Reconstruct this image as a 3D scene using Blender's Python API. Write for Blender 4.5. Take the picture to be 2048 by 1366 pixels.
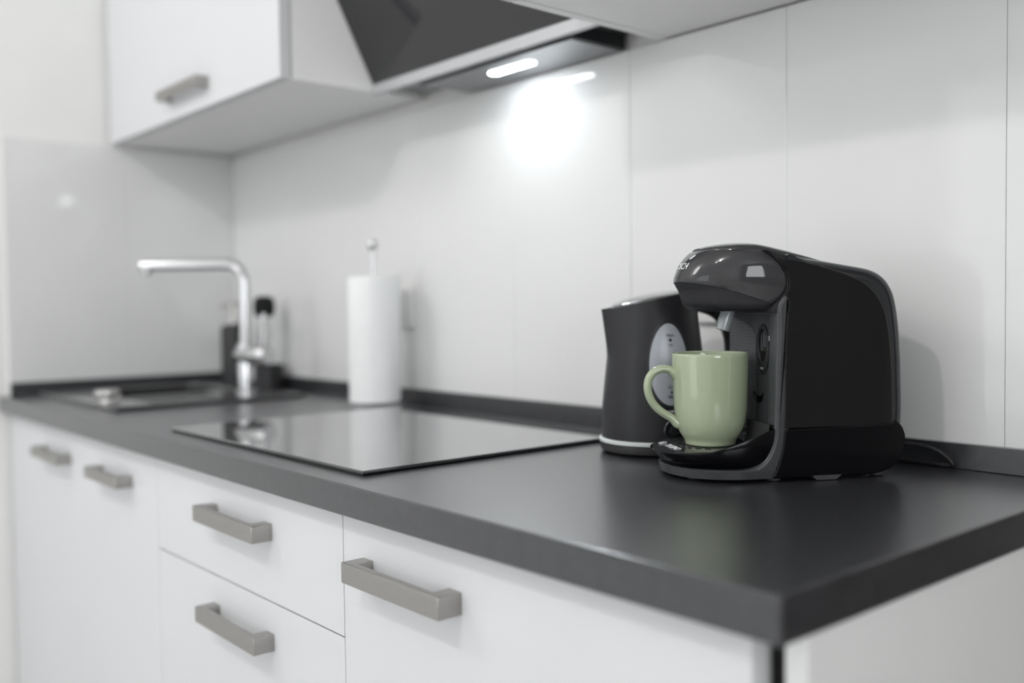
import bpy, bmesh, math
from mathutils import Vector, Matrix, Euler
from mathutils.bvhtree import BVHTree

sc = bpy.context.scene
for o in list(bpy.data.objects):
    bpy.data.objects.remove(o, do_unlink=True)
COL = sc.collection
R = math.radians
cos, sin, pi = math.cos, math.sin, math.pi

# ------------------------------------------------------------------ camera
# x runs along the counter (0 = its right end), y into the back wall (0 = wall face), z = 0 is the worktop
CY, CP, CR = R(49.4939), R(-2.144), R(-0.6928)
fwd = Vector((-sin(CY)*cos(CP), cos(CY)*cos(CP), sin(CP)))
rgt = Vector((cos(CY), sin(CY), 0)); upv = rgt.cross(fwd)
r2 = cos(CR)*rgt + sin(CR)*upv; u2 = -sin(CR)*rgt + cos(CR)*upv
cam = bpy.data.cameras.new('camera'); camo = bpy.data.objects.new('camera', cam); COL.objects.link(camo)
camo.matrix_world = Matrix(((r2.x, u2.x, -fwd.x, 0.3841), (r2.y, u2.y, -fwd.y, -1.168), (r2.z, u2.z, -fwd.z, 0.2024), (0, 0, 0, 1)))
cam.sensor_width = 36; cam.lens = 1944.36/2048*36
cam.clip_start = 0.02; cam.clip_end = 50
cam.dof.use_dof = True; cam.dof.focus_distance = 1.135; cam.dof.aperture_fstop = 1.65
sc.camera = camo

# ------------------------------------------------------------------ world, lights, exposure
w = bpy.data.worlds.new('world'); sc.world = w; w.use_nodes = True
w.node_tree.nodes['Background'].inputs[0].default_value = (0.9, 0.95, 1, 1)
w.node_tree.nodes['Background'].inputs[1].default_value = 0.5
sc.view_settings.view_transform = 'Standard'; sc.view_settings.look = 'None'
sc.view_settings.gamma = 1; sc.view_settings.use_curve_mapping = False
sc.view_settings.exposure = -0.07

def light(name, kind, loc, energy, color=(1, 1, 1), **kw):
    l = bpy.data.lights.new(name, kind); l.energy = energy; l.color = color
    o = bpy.data.objects.new(name, l); COL.objects.link(o); o.location = loc
    for k, v in kw.items():
        if k == 'rot': o.rotation_euler = v
        else: setattr(l, k, v)
    return o
light('window_daylight', 'AREA', (-1.25, -4.05, 0.35), 19, (0.93, 0.965, 1.0), rot=(R(90), 0, 0), shape='RECTANGLE', size=1.65, size_y=2.0)
light('side_fill_light', 'AREA', (3.55, -2.5, 0.75), 51, (0.955, 0.975, 1.0), rot=(R(90), 0, R(90)), shape='RECTANGLE', size=1.5, size_y=1.3)  # added fill from the right to brighten the left wall; no source known there
light('far_fill_light', 'POINT', (-1.85, -1.95, 1.50), 22, (1.0, 0.99, 0.98), shadow_soft_size=0.22)  # unseen lamp added to lift the darker left end
light('ceiling_lamp_light', 'POINT', (-0.2, -2.0, 1.62), 32, (1.0, 0.985, 0.965), shadow_soft_size=0.045)
light('hood_lamp_light', 'SPOT', (-0.893, -0.072, 0.6055), 14, (0.88, 0.95, 1.0), rot=(R(-44), 0, 0), shadow_soft_size=0.015, spot_size=R(106), spot_blend=0.6)
light('ceiling_lamp_bulb_light', 'POINT', (-0.42, -2.15, 1.62), 4, (1.0, 0.98, 0.95), shadow_soft_size=0.04)

# ------------------------------------------------------------------ materials
def new_mat(name):
    m = bpy.data.materials.new(name); m.use_nodes = True
    return m, m.node_tree.nodes, m.node_tree.links, m.node_tree.nodes['Principled BSDF']

def mat(name, col, rough=0.5, metal=0.0, spec=0.5, noise=0.0, nscale=60, bump=0.0, bscale=300, stretch=None, coat=0.0, crough=0.03, cior=1.5, rvar=0.0, trans=0.0, ior=1.45):
    m, N, L, b = new_mat(name)
    b.inputs['Base Color'].default_value = (*col, 1); b.inputs['Roughness'].default_value = rough
    b.inputs['Metallic'].default_value = metal; b.inputs['Specular IOR Level'].default_value = spec
    b.inputs['Coat Weight'].default_value = coat; b.inputs['Coat Roughness'].default_value = crough; b.inputs['Coat IOR'].default_value = cior
    b.inputs['Transmission Weight'].default_value = trans; b.inputs['IOR'].default_value = ior
    if noise or bump or rvar:
        tc = N.new('ShaderNodeTexCoord'); mp = N.new('ShaderNodeMapping')
        L.new(tc.outputs['Object'], mp.inputs['Vector'])
        if stretch: mp.inputs['Scale'].default_value = stretch
        nz = N.new('ShaderNodeTexNoise'); nz.inputs['Scale'].default_value = nscale; nz.inputs['Detail'].default_value = 5
        L.new(mp.outputs[0], nz.inputs['Vector'])
        if noise:
            r = N.new('ShaderNodeValToRGB')
            r.color_ramp.elements[0].position = 0.3; r.color_ramp.elements[1].position = 0.7
            r.color_ramp.elements[0].color = (*[c*(1-noise) for c in col], 1)
            r.color_ramp.elements[1].color = (*[min(1, c*(1+noise)) for c in col], 1)
            L.new(nz.outputs['Fac'], r.inputs[0]); L.new(r.outputs[0], b.inputs['Base Color'])
        if rvar:
            mr = N.new('ShaderNodeMapRange'); mr.inputs['To Min'].default_value = rough-rvar; mr.inputs['To Max'].default_value = rough+rvar
            L.new(nz.outputs['Fac'], mr.inputs['Value']); L.new(mr.outputs[0], b.inputs['Roughness'])
        if bump:
            n2 = N.new('ShaderNodeTexNoise'); n2.inputs['Scale'].default_value = bscale; n2.inputs['Detail'].default_value = 3
            L.new(mp.outputs[0], n2.inputs['Vector'])
            bp = N.new('ShaderNodeBump'); bp.inputs['Strength'].default_value = bump; bp.inputs['Distance'].default_value = 0.001
            L.new(n2.outputs['Fac'], bp.inputs['Height']); L.new(bp.outputs[0], b.inputs['Normal'])
    return m

def emis(name, col, s):
    m, N, L, b = new_mat(name)
    b.inputs['Base Color'].default_value = (0.8, 0.8, 0.8, 1)
    b.inputs['Emission Color'].default_value = (*col, 1); b.inputs['Emission Strength'].default_value = s
    return m

M = {}
M['paint'] = mat('wall_paint', (0.83, 0.83, 0.815), 0.85, noise=0.015, nscale=8, bump=0.05, bscale=400)
M['dark_paint'] = mat('far_wall_paint', (0.36, 0.355, 0.345), 0.8, noise=0.03, nscale=6)
M['ceil'] = mat('ceiling_paint', (0.82, 0.82, 0.81), 0.9, noise=0.01, nscale=8)
M['darkwood'] = mat('dark_slab_wood', (0.045, 0.034, 0.028), 0.45, noise=0.35, nscale=7, stretch=(8, 8, 0.6))
M['floor'] = mat('floor_laminate', (0.67, 0.662, 0.65), 0.45, noise=0.10, nscale=9, stretch=(1, 12, 1))
M['panel'] = mat('gloss_white_panel', (0.765, 0.767, 0.764), 0.065, spec=0.42, noise=0.006, nscale=5)
M['lacquer'] = mat('white_lacquer', (0.660, 0.665, 0.682), 0.38, spec=0.4, noise=0.006, nscale=6)
M['melamine'] = mat('white_melamine', (0.86, 0.86, 0.855), 0.42, spec=0.4, noise=0.008, nscale=9)
M['top'] = mat('anthracite_laminate', (0.031, 0.0317, 0.0360), 0.32, spec=0.5, noise=0.22, nscale=70, bump=0.06, bscale=900, rvar=0.03, coat=0.8, crough=0.28)
M['hob'] = mat('black_ceramic_glass', (0.05, 0.05, 0.053), 0.025, metal=0.2, spec=0.6, noise=0.1, nscale=20, coat=1.0, crough=0.02, cior=1.6)
M['hobedge'] = mat('black_glass_edge', (0.003, 0.003, 0.004), 0.2, noise=0.1, nscale=20)
M['granite'] = mat('black_granite_composite', (0.032, 0.032, 0.034), 0.34, noise=0.5, nscale=420, bump=0.05, bscale=700, coat=1.0, crough=0.14)
M['granite_shaded'] = mat('shaded_granite_composite', (0.014, 0.014, 0.015), 0.6, spec=0.2, noise=0.4, nscale=420)  # darker granite copy; the deep bowl's shade is put into its colour
M['chrome'] = mat('chrome', (0.60, 0.60, 0.61), 0.16, metal=1, noise=0.01, nscale=20)
M['steel'] = mat('satin_steel', (0.62, 0.61, 0.59), 0.30, metal=1, noise=0.03, nscale=200, stretch=(1, 30, 30))
M['nickel'] = mat('brushed_nickel', (0.37, 0.358, 0.343), 0.34, metal=0.92, noise=0.05, nscale=90, stretch=(0.4, 14, 14), bump=0.05, bscale=300)
M['hoodglass'] = mat('black_hood_glass', (0.010, 0.010, 0.012), 0.06, spec=0.95, noise=0.1, nscale=10)
M['hoodtrim'] = mat('pale_aluminium', (0.50, 0.505, 0.52), 0.45, metal=0.25, noise=0.02, nscale=60)
M['hoodunder'] = mat('grey_hood_steel', (0.36, 0.37, 0.385), 0.30, metal=0.75, noise=0.05, nscale=40)
M['hoodplate'] = mat('dark_satin_steel', (0.20, 0.205, 0.215), 0.22, metal=0.85, noise=0.05, nscale=40)
M['hoodblack'] = mat('black_hood_enamel', (0.010, 0.010, 0.012), 0.35, noise=0.1, nscale=40)
M['led'] = emis('led_lens', (0.90, 0.96, 1.0), 49)
M['paper'] = mat('white_paper_tissue', (0.86, 0.865, 0.87), 0.95, spec=0.1, noise=0.02, nscale=90, bump=0.5, bscale=220)
M['card'] = mat('cardboard_core', (0.42, 0.33, 0.24), 0.9, noise=0.1, nscale=80)
M['plastic_white'] = mat('white_socket_plastic', (0.80, 0.80, 0.79), 0.28, noise=0.01, nscale=30)
M['socket_hole'] = mat('socket_hole_dark', (0.05, 0.05, 0.05), 0.6, noise=0.1, nscale=30)
M['matblack'] = mat('matte_black_plastic', (0.024, 0.024, 0.026), 0.40, noise=0.08, nscale=120, bump=0.08, bscale=1200)
M['kettle'] = mat('kettle_black_plastic', (0.022, 0.022, 0.0248), 0.36, spec=0.32, noise=0.05, nscale=120, bump=0.05, bscale=1500)
M['lid'] = mat('kettle_lid_plastic', (0.10, 0.10, 0.105), 0.20, coat=0.8, crough=0.08, noise=0.06, nscale=80)
M['gauge'] = mat('frosted_gauge_plastic', (0.40, 0.42, 0.46), 0.28, noise=0.04, nscale=40)
M['ring'] = mat('translucent_pale_ring', (0.66, 0.70, 0.69), 0.35, noise=0.02, nscale=40)
M['ink'] = mat('dark_print', (0.02, 0.02, 0.025), 0.6, noise=0.1, nscale=50)
M['whiteink'] = mat('white_print', (0.82, 0.82, 0.83), 0.5, noise=0.02, nscale=50)
M['greyink'] = mat('grey_print', (0.45, 0.45, 0.46), 0.5, noise=0.02, nscale=50)
M['piano'] = mat('piano_black', (0.006, 0.006, 0.007), 0.045, spec=0.5, noise=0.1, nscale=30)
M['piano2'] = mat('deep_gloss_black', (0.003, 0.003, 0.004), 0.12, spec=0.18, noise=0.1, nscale=30)
M['smoke'] = mat('smoke_grey_plastic', (0.020, 0.0215, 0.024), 0.12, spec=0.55, noise=0.05, nscale=50)
M['headgloss'] = mat('glossy_anthracite_plastic', (0.040, 0.040, 0.043), 0.055, spec=0.5, noise=0.05, nscale=60)
M['satin'] = mat('satin_charcoal_plastic', (0.021, 0.021, 0.024), 0.45, spec=0.35, noise=0.05, nscale=160, bump=0.05, bscale=1500)
M['frame'] = mat('charcoal_frame_plastic', (0.043, 0.046, 0.050), 0.33, noise=0.06, nscale=160, bump=0.05, bscale=1500)
M['trimline'] = mat('bronze_seam', (0.045, 0.038, 0.028), 0.4, noise=0.05, nscale=60)
M['nozzle'] = mat('silver_grey_plastic', (0.36, 0.40, 0.41), 0.30, metal=0.2, noise=0.03, nscale=60)
M['cup'] = mat('sage_green_glaze', (0.375, 0.430, 0.295), 0.10, spec=0.55, noise=0.035, nscale=18, coat=0.35)
M['cupin'] = mat('pale_green_inner_glaze', (0.41, 0.475, 0.32), 0.12, spec=0.5, noise=0.03, nscale=18)
M['bristle'] = mat('black_bristle', (0.008, 0.008, 0.008), 0.8, noise=0.2, nscale=300)
M['rubber'] = mat('grey_rubber_foot', (0.055, 0.055, 0.058), 0.7, noise=0.1, nscale=100)
M['cable'] = mat('black_cable_rubber', (0.010, 0.010, 0.011), 0.45, noise=0.1, nscale=100)
M['void'] = mat('dark_gap', (0.012, 0.012, 0.014), 0.7, noise=0.1, nscale=60)

def perforated():
    m, N, L, b = new_mat('perforated_charcoal')
    tc = N.new('ShaderNodeTexCoord'); sp = N.new('ShaderNodeSeparateXYZ'); L.new(tc.outputs['Object'], sp.inputs[0])
    def mth(op, a, bb=None):
        n = N.new('ShaderNodeMath'); n.operation = op
        for i, v in enumerate((a, bb)):
            if v is None: continue
            if isinstance(v, (int, float)): n.inputs[i].default_value = v
            else: L.new(v, n.inputs[i])
        return n.outputs[0]
    k = 2*pi/0.0064
    sy = mth('COSINE', mth('MULTIPLY', sp.outputs['Y'], k)); sz = mth('COSINE', mth('MULTIPLY', sp.outputs['Z'], k*0.8))
    prod = mth('MULTIPLY', sy, sz)
    ss = N.new('ShaderNodeMapRange'); ss.inputs['From Min'].default_value = 0.35; ss.inputs['From Max'].default_value = 0.75
    L.new(prod, ss.inputs['Value'])
    mx = N.new('ShaderNodeMix'); mx.data_type = 'RGBA'
    mx.inputs[6].default_value = (0.115, 0.115, 0.122, 1); mx.inputs[7].default_value = (0.030, 0.030, 0.033, 1)
    L.new(ss.outputs[0], mx.inputs[0]); L.new(mx.outputs[2], b.inputs['Base Color'])
    bp = N.new('ShaderNodeBump'); bp.inputs['Strength'].default_value = 0.6; bp.inputs['Distance'].default_value = 0.0008; bp.invert = True
    L.new(ss.outputs[0], bp.inputs['Height']); L.new(bp.outputs[0], b.inputs['Normal'])
    b.inputs['Roughness'].default_value = 0.38
    return m
M['perf'] = perforated()

# ------------------------------------------------------------------ helpers
WM = {}   # world matrices of parents (objects are not evaluated inside the script)
def thing(name, label, cat, loc=(0, 0, 0), rotz=0, group=None):
    o = bpy.data.objects.new(name, None); COL.objects.link(o)
    o.empty_display_size = 0.03
    o.location = loc; o.rotation_euler = (0, 0, rotz)
    WM[o.name] = Matrix.Translation(loc) @ Matrix.Rotation(rotz, 4, 'Z')
    tag(o, label, cat, group)
    return o

def tag(o, label=None, cat=None, group=None, kind=None):
    if label: o['label'] = label
    if cat: o['category'] = cat
    if group: o['group'] = group
    if kind: o['kind'] = kind
    return o

def obj(name, bm, m, parent=None, local=False, smooth=35, label=None, origin=None):
    """link bm as one mesh object; vertices are world coordinates unless local (= the parent's frame)"""
    me = bpy.data.meshes.new(name)
    bmesh.ops.recalc_face_normals(bm, faces=bm.faces)
    if parent is not None and not local:
        bm.transform(WM[parent.name].inverted())
    o = bpy.data.objects.new(name, me); COL.objects.link(o)
    base = WM[parent.name] if parent is not None else Matrix.Identity(4)
    off = Vector((0, 0, 0))
    if origin is not None:
        off = Vector(origin)
        bm.transform(Matrix.Translation(-off)); o.location = off
    bm.to_mesh(me); bm.free()
    if parent is not None: o.parent = parent
    WM[o.name] = base @ Matrix.Translation(off)
    me.materials.append(M[m] if isinstance(m, str) else m)
    if smooth:
        me.set_sharp_from_angle(angle=R(smooth))
        for p in me.polygons: p.use_smooth = len(p.vertices) < 9 and p.area < 0.0012   # big flat faces stay flat
    if label: o['label'] = label
    return o

def bx(bm, x0, x1, y0, y1, z0, z1, bev=0.0, seg=2):
    t = bmesh.new()
    bmesh.ops.create_cube(t, size=1)
    t.transform(Matrix.Translation(((x0+x1)/2, (y0+y1)/2, (z0+z1)/2)) @ Matrix.Diagonal((abs(x1-x0), abs(y1-y0), abs(z1-z0), 1)))
    if bev: bmesh.ops.bevel(t, geom=t.edges[:], offset=bev, segments=seg, affect='EDGES', profile=0.5)
    merge(bm, t); return bm

def merge(bm, t):
    me = bpy.data.meshes.new('tmp'); t.to_mesh(me); t.free(); bm.from_mesh(me); bpy.data.meshes.remove(me)

def box(x0, x1, y0, y1, z0, z1, bev=0.001, seg=2):
    return bx(bmesh.new(), x0, x1, y0, y1, z0, z1, bev, seg)

def loft(rings, cap0=True, cap1=True, closed=True, bm=None):
    bm = bm or bmesh.new()
    vr = [[bm.verts.new(p) for p in r] for r in rings]
    n = len(rings[0])
    for a, b in zip(vr, vr[1:]):
        for i in range(n if closed else n-1):
            j = (i+1) % n
            bm.faces.new((a[i], a[j], b[j], b[i]))
    if cap0: bm.faces.new(vr[0])
    if cap1: bm.faces.new(vr[-1][::-1])
    return bm

def lathe(prof, n=48, c=(0, 0), cap0=False, cap1=False, bm=None):
    return loft([[(c[0]+r*cos(2*pi*i/n), c[1]+r*sin(2*pi*i/n), z) for i in range(n)] for r, z in prof], cap0, cap1, True, bm)

def tube(pts, rad, n=12, bm=None, caps=True, flat=1.0, flat_dir=None):
    """sweep a circle (or an ellipse, flat = ratio along flat_dir) along pts; rad is one number or one per point"""
    pts = [Vector(p) for p in pts]; rads = rad if isinstance(rad, (list, tuple)) else [rad]*len(pts)
    rings = []; prev = None
    for i, p in enumerate(pts):
        t = (pts[min(i+1, len(pts)-1)]-pts[max(i-1, 0)]).normalized()
        if flat_dir is not None: a = Vector(flat_dir); a = (a-t*a.dot(t)).normalized()
        elif prev is None:
            a = Vector((0, 0, 1)) if abs(t.z) < 0.9 else Vector((1, 0, 0)); a = (a-t*a.dot(t)).normalized()
        else: a = (prev-t*prev.dot(t)).normalized()
        prev = a; b = t.cross(a); r = rads[i]
        rings.append([p + a*(r*flat*cos(2*pi*k/n)) + b*(r*sin(2*pi*k/n)) for k in range(n)])
    return loft(rings, caps, caps, True, bm)

def smooth_path(pts, k=6):
    """Catmull-Rom through pts"""
    P = [Vector(p) for p in pts]; out = []
    for i in range(len(P)-1):
        p0, p1, p2, p3 = P[max(i-1, 0)], P[i], P[i+1], P[min(i+2, len(P)-1)]
        for s in range(k):
            t = s/k
            out.append(0.5*((2*p1)+(p2-p0)*t+(2*p0-5*p1+4*p2-p3)*t*t+(3*p1-p0-3*p2+p3)*t**3))
    out.append(P[-1]); return out

def smooth_closed(pts, k=5):
    P = [Vector((*p, 0)) for p in pts]; n = len(P); out = []
    for i in range(n):
        p0, p1, p2, p3 = P[i-1], P[i], P[(i+1) % n], P[(i+2) % n]
        for s in range(k):
            t = s/k
            q = 0.5*((2*p1)+(p2-p0)*t+(2*p0-5*p1+4*p2-p3)*t*t+(3*p1-p0-3*p2+p3)*t**3)
            out.append((q.x, q.y))
    return out

def round_poly(pts, r, k=5):
    """round the corners of a 2-D polygon; r is one radius or one per corner"""
    n = len(pts); out = []
    for i in range(n):
        p = Vector((*pts[i], 0)); a = Vector((*pts[i-1], 0))-p; b = Vector((*pts[(i+1) % n], 0))-p
        ri = r[i] if isinstance(r, (list, tuple)) else r
        ri = min(ri, a.length*0.49, b.length*0.49)
        if ri <= 1e-6: out.append((p.x, p.y)); continue
        A = p+a.normalized()*ri; B = p+b.normalized()*ri
        for s in range(k+1):
            t = s/k; q = A*(1-t)**2 + p*2*t*(1-t) + B*t*t
            out.append((q.x, q.y))
    return out

def inset2(pts, d):
    if d == 0: return list(pts)
    n = len(pts); area = sum(pts[i-1][0]*pts[i][1]-pts[i][0]*pts[i-1][1] for i in range(n)); sg = 1 if area > 0 else -1
    out = []
    for i in range(n):
        a = Vector((*pts[i-1], 0)); p = Vector((*pts[i], 0)); b = Vector((*pts[(i+1) % n], 0))
        e1 = (p-a); e2 = (b-p)
        e1 = e1.normalized() if e1.length > 1e-9 else e2.normalized(); e2 = e2.normalized() if e2.length > 1e-9 else e1
        n1 = Vector((-e1.y, e1.x, 0))*sg; n2 = Vector((-e2.y, e2.x, 0))*sg
        m = (n1+n2); m = m.normalized() if m.length > 1e-6 else n1
        q = p + m*min(d/max(0.35, m.dot(n1)), d*2.2)
        out.append((q.x, q.y))
    return out

def puff(prof, layers, bm=None):
    """prof = outline in (x, z); layers = [(y, inset)]: a slab along y with rounded edges"""
    return loft([[(x, y, z) for x, z in inset2(prof, i)] for y, i in layers], True, True, True, bm)

def rnd(y0, y1, r, steps=4):
    """layers of a slab between y0 and y1 with edge radius r"""
    out = []
    for k in range(steps+1):
        a = pi/2*k/steps
        out.append((y0 + r*(1-sin(a)), r*(1-cos(pi/2-a))) if False else (y0 + r*(1-cos(a)), r*(1-sin(a))))
    return out + [(y1-(y-y0), i) for y, i in reversed(out)]

def text_bm(s, size, depth=0.0003, spacing=1.0, bold=0.0):
    cu = bpy.data.curves.new('t', 'FONT'); cu.body = s; cu.size = size; cu.align_x = 'CENTER'; cu.align_y = 'CENTER'
    cu.extrude = depth; cu.space_character = spacing; cu.offset = bold
    o = bpy.data.objects.new('t', cu); COL.objects.link(o)
    dg = bpy.context.evaluated_depsgraph_get()
    me = bpy.data.meshes.new_from_object(o.evaluated_get(dg))
    bm = bmesh.new(); bm.from_mesh(me)
    bpy.data.objects.remove(o); bpy.data.curves.remove(cu); bpy.data.meshes.remove(me)
    return bm

def map_bm(bm, f):
    for v in bm.verts: v.co = Vector(f(v.co.x, v.co.y, v.co.z))
    return bm

def struct(name, bm, m, **k):
    o = obj(name, bm, m, smooth=0, **k); o['kind'] = 'structure'; return o

# ------------------------------------------------------------------ room shell
XL = -2.1625; ZF = -0.90; ZC = 1.75; XR = 3.65; YF = -4.2; PT = 0.608
wb = struct('wall_back', box(XL-0.15, XR, 0.010, 0.15, ZF, ZC, 0), 'paint')
wl = struct('wall_left', box(XL-0.15, XL-0.010, YF, 0.010, ZF, ZC, 0), 'paint')
rw = bmesh.new()
for a in ((YF, -3.25, ZF, ZC), (-1.75, 0.15, ZF, ZC), (-3.25, -1.75, ZF, 0.10), (-3.25, -1.75, 1.40, ZC)): bx(rw, XR, XR+0.12, a[0], a[1], a[2], a[3])
struct('wall_right', rw, 'dark_paint')
rw = bmesh.new()
for a in ((-3.25, -3.18, 0.10, 1.40), (-1.82, -1.75, 0.10, 1.40), (-2.54, -2.46, 0.10, 1.40)): bx(rw, XR+0.03, XR+0.09, a[0], a[1], a[2], a[3])
for a in ((-3.25, -1.75, 0.10, 0.17), (-3.25, -1.75, 1.33, 1.40)): bx(rw, XR+0.03, XR+0.09, a[0], a[1], a[2], a[3])
struct('added_window', rw, 'plastic_white')  # made-up frame around the added side fill
dd = bmesh.new(); bx(dd, 0.05, 1.02, -0.012, 0.0095, ZF, 1.15, 0.003, 1)
for a in ((0.14, 0.93, -0.75, 0.05), (0.14, 0.93, 0.15, 1.05)): bx(dd, a[0], a[1], -0.020, -0.011, a[2], a[3], 0.006, 2)
struct('added_dark_slab', dd, 'darkwood')  # unseen slab added so the worktop's end face mirrors something dark
fr = bmesh.new()
for a in ((XL-0.15, -2.1, ZF, ZC), (-0.4, XR+0.12, ZF, ZC), (-2.1, -0.4, ZF, -0.75), (-2.1, -0.4, 1.45, ZC)):
    bx(fr, a[0], a[1], YF-0.12, YF, a[2], a[3])
struct('wall_front', fr, 'paint')
wf = bmesh.new()
for a in ((-2.1, -2.03, -0.75, 1.45), (-0.47, -0.4, -0.75, 1.45), (-1.29, -1.21, -0.75, 1.45)): bx(wf, a[0], a[1], YF-0.09, YF-0.03, a[2], a[3])
for a in ((-2.1, -0.4, -0.75, -0.68), (-2.1, -0.4, 1.38, 1.45)): bx(wf, a[0], a[1], YF-0.09, YF-0.03, a[2], a[3])
struct('window_1', wf, 'plastic_white')
struct('floor', box(XL-0.15, XR+0.12, YF-0.12, 0.15, ZF-0.1, ZF, 0), 'floor')
struct('ceiling', box(XL-0.15, XR+0.12, YF-0.12, 0.15, ZC, ZC+0.1, 0), 'ceil')
# glossy splashback panels, each its own piece
pb = [-2.1375, -1.847, -1.5545, -1.265, -0.975, -0.6852, -0.3948, -0.1018, 0.022]
edges = [XL] + pb[1:]
for a, b in zip(edges, edges[1:]):
    obj('splashback_panel', box(a+0.0002, b-0.0002, 0.0, 0.010, -0.02, PT, 0.0008, 1), 'panel', wb, smooth=0)
for a, b in ((-0.5755, -0.2892), (-0.2892, -0.0)):
    obj('splashback_panel', box(XL-0.010, XL, a+0.0002, b-0.0002, -0.02, 0.617, 0.0008, 1), 'panel', wl, smooth=0)

# ------------------------------------------------------------------ worktop
T = 0.0365; D = 0.6
HX0, HX1, HY0, HY1 = -2.085, -1.805, -0.425, -0.15     # sink cut-out
wt = thing('worktop', 'long matte anthracite laminate worktop running along the white base units', 'worktop', (-1.08, -0.3, 0))
def slab():
    bm = bmesh.new()
    xs = [XL, HX0, HX1, 0.0]; ys = [-D, HY0, HY1, 0.0]
    V = {}
    for z in (0, -T):
        for i, x in enumerate(xs):
            for j, y in enumerate(ys): V[i, j, z] = bm.verts.new((x, y, z))
    for i in range(3):
        for j in range(3):
            if (i, j) == (1, 1): continue
            bm.faces.new([V[i, j, 0], V[i+1, j, 0], V[i+1, j+1, 0], V[i, j+1, 0]])
            bm.faces.new([V[i, j, -T], V[i, j+1, -T], V[i+1, j+1, -T], V[i+1, j, -T]])
    def side(a, b): bm.faces.new([V[(*a, 0)], V[(*a, -T)], V[(*b, -T)], V[(*b, 0)]])
    for i in range(3): side((i, 0), (i+1, 0)); side((i, 3), (i+1, 3)); side((0, i), (0, i+1)); side((3, i), (3, i+1))
    for a, b in (((1, 1), (2, 1)), ((2, 1), (2, 2)), ((2, 2), (1, 2)), ((1, 2), (1, 1))): side(a, b)
    bmesh.ops.recalc_face_normals(bm, faces=bm.faces)
    def outer(e):
        a, b = e.verts[0].co, e.verts[1].co
        front = abs(a.y+D) < 1e-6 and abs(b.y+D) < 1e-6; right = abs(a.x) < 1e-6 and abs(b.x) < 1e-6
        top = abs(a.z) < 1e-6 and abs(b.z) < 1e-6; bot = abs(a.z+T) < 1e-6 and abs(b.z+T) < 1e-6
        return ((front or right) and (top or bot)) or (front and right)
    bmesh.ops.bevel(bm, geom=[e for e in bm.edges if outer(e)], offset=0.0022, segments=3, affect='EDGES', profile=0.5)
    return bm
obj('slab', slab(), 'top', wt)
obj('upstand', box(XL, 0.0, -0.0127, -0.0004, 0.0, 0.0305, 0.0012), 'top', wt)
obj('upstand', box(XL+0.0004, XL+0.0127, -0.575, -0.0129, 0.0, 0.0305, 0.0012), 'top', wt)

# ------------------------------------------------------------------ base units
YD = -0.578           # door faces
def handle(parent, x0, x1, z, h=0.0245, proj=0.030, y=YD, up=False):
    """square bow handle: bar plus two posts, one casting"""
    yf = y-proj; d, pw = 0.0105, 0.021
    U = [(x0, yf), (x1, yf), (x1, y+0.0004), (x1-pw, y+0.0004), (x1-pw, yf+d), (x0+pw, yf+d), (x0+pw, y+0.0004), (x0, y+0.0004)]
    U = round_poly(U, [0.0014, 0.0014, 0, 0, 0.002, 0.002, 0, 0], 3)
    bm = loft([[(a, b, zz) for a, b in inset2(U, i)] for zz, i in ((z-h/2, 0.0012), (z-h/2+0.0004, 0.0004), (z-h/2+0.0013, 0), (z+h/2-0.0013, 0), (z+h/2-0.0004, 0.0004), (z+h/2, 0.0012))])
    return obj('handle', bm, 'nickel', parent, label=None)

def front(name, parent, x0, x1, z0, z1, th=0.019):
    return obj(name, box(x0+0.0008, x1-0.0008, YD, YD+th, z0, z1, 0.0009), 'lacquer', parent, smooth=40)

def carcass(parent, x0, x1):
    bm = bmesh.new()
    for a in ((x0, x0+0.018), (x1-0.018, x1)): bx(bm, a[0], a[1], -0.555, -0.03, ZF+0.1, -T-0.001)
    bx(bm, x0+0.018, x1-0.018, -0.555, -0.03, ZF+0.1, ZF+0.118)
    bx(bm, x0+0.018, x1-0.018, -0.055, -0.037, ZF+0.118, -T-0.05)
    return obj('carcass', bm, 'melamine', parent, smooth=0)

def plinth(parent, x0, x1):
    return obj('plinth', box(x0, x1, -0.53, -0.515, ZF, ZF+0.097, 0.001), 'melamine', parent, smooth=0)

ZT = -T-0.004
u1 = thing('sink_cabinet', 'white two-door base cabinet below the black sink, far left', 'cabinet', (-1.66, -0.3, ZF))
carcass(u1, -2.105, -1.2145); plinth(u1, -2.105, -1.2145)
for x0, x1, h in ((-2.105, -1.656, (-1.866, -1.679)), (-1.656, -1.2135, (-1.503, -1.329))):
    d = front('door', u1, x0, x1, ZF+0.1, ZT); handle(d, h[0], h[1], -0.0975, 0.0205)
obj('filler_strip', box(XL+0.001, -2.107, YD+0.002, YD+0.02, ZF, ZT, 0.001), 'lacquer', u1, smooth=0)

u2 = thing('drawer_cabinet', 'white base cabinet with stacked drawers below the black cooktop', 'cabinet', (-0.917, -0.3, ZF))
carcass(u2, -1.2135, -0.622); plinth(u2, -1.2135, -0.622)
for z0, z1, hz in ((-0.1912, ZT, -0.0965), (-0.495, -0.1932, -0.2458), (ZF+0.1, -0.497, -0.552)):
    d = front('drawer', u2, -1.2135, -0.6205, z0, z1); handle(d, -0.9975, -0.804, hz, 0.0235)

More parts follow.
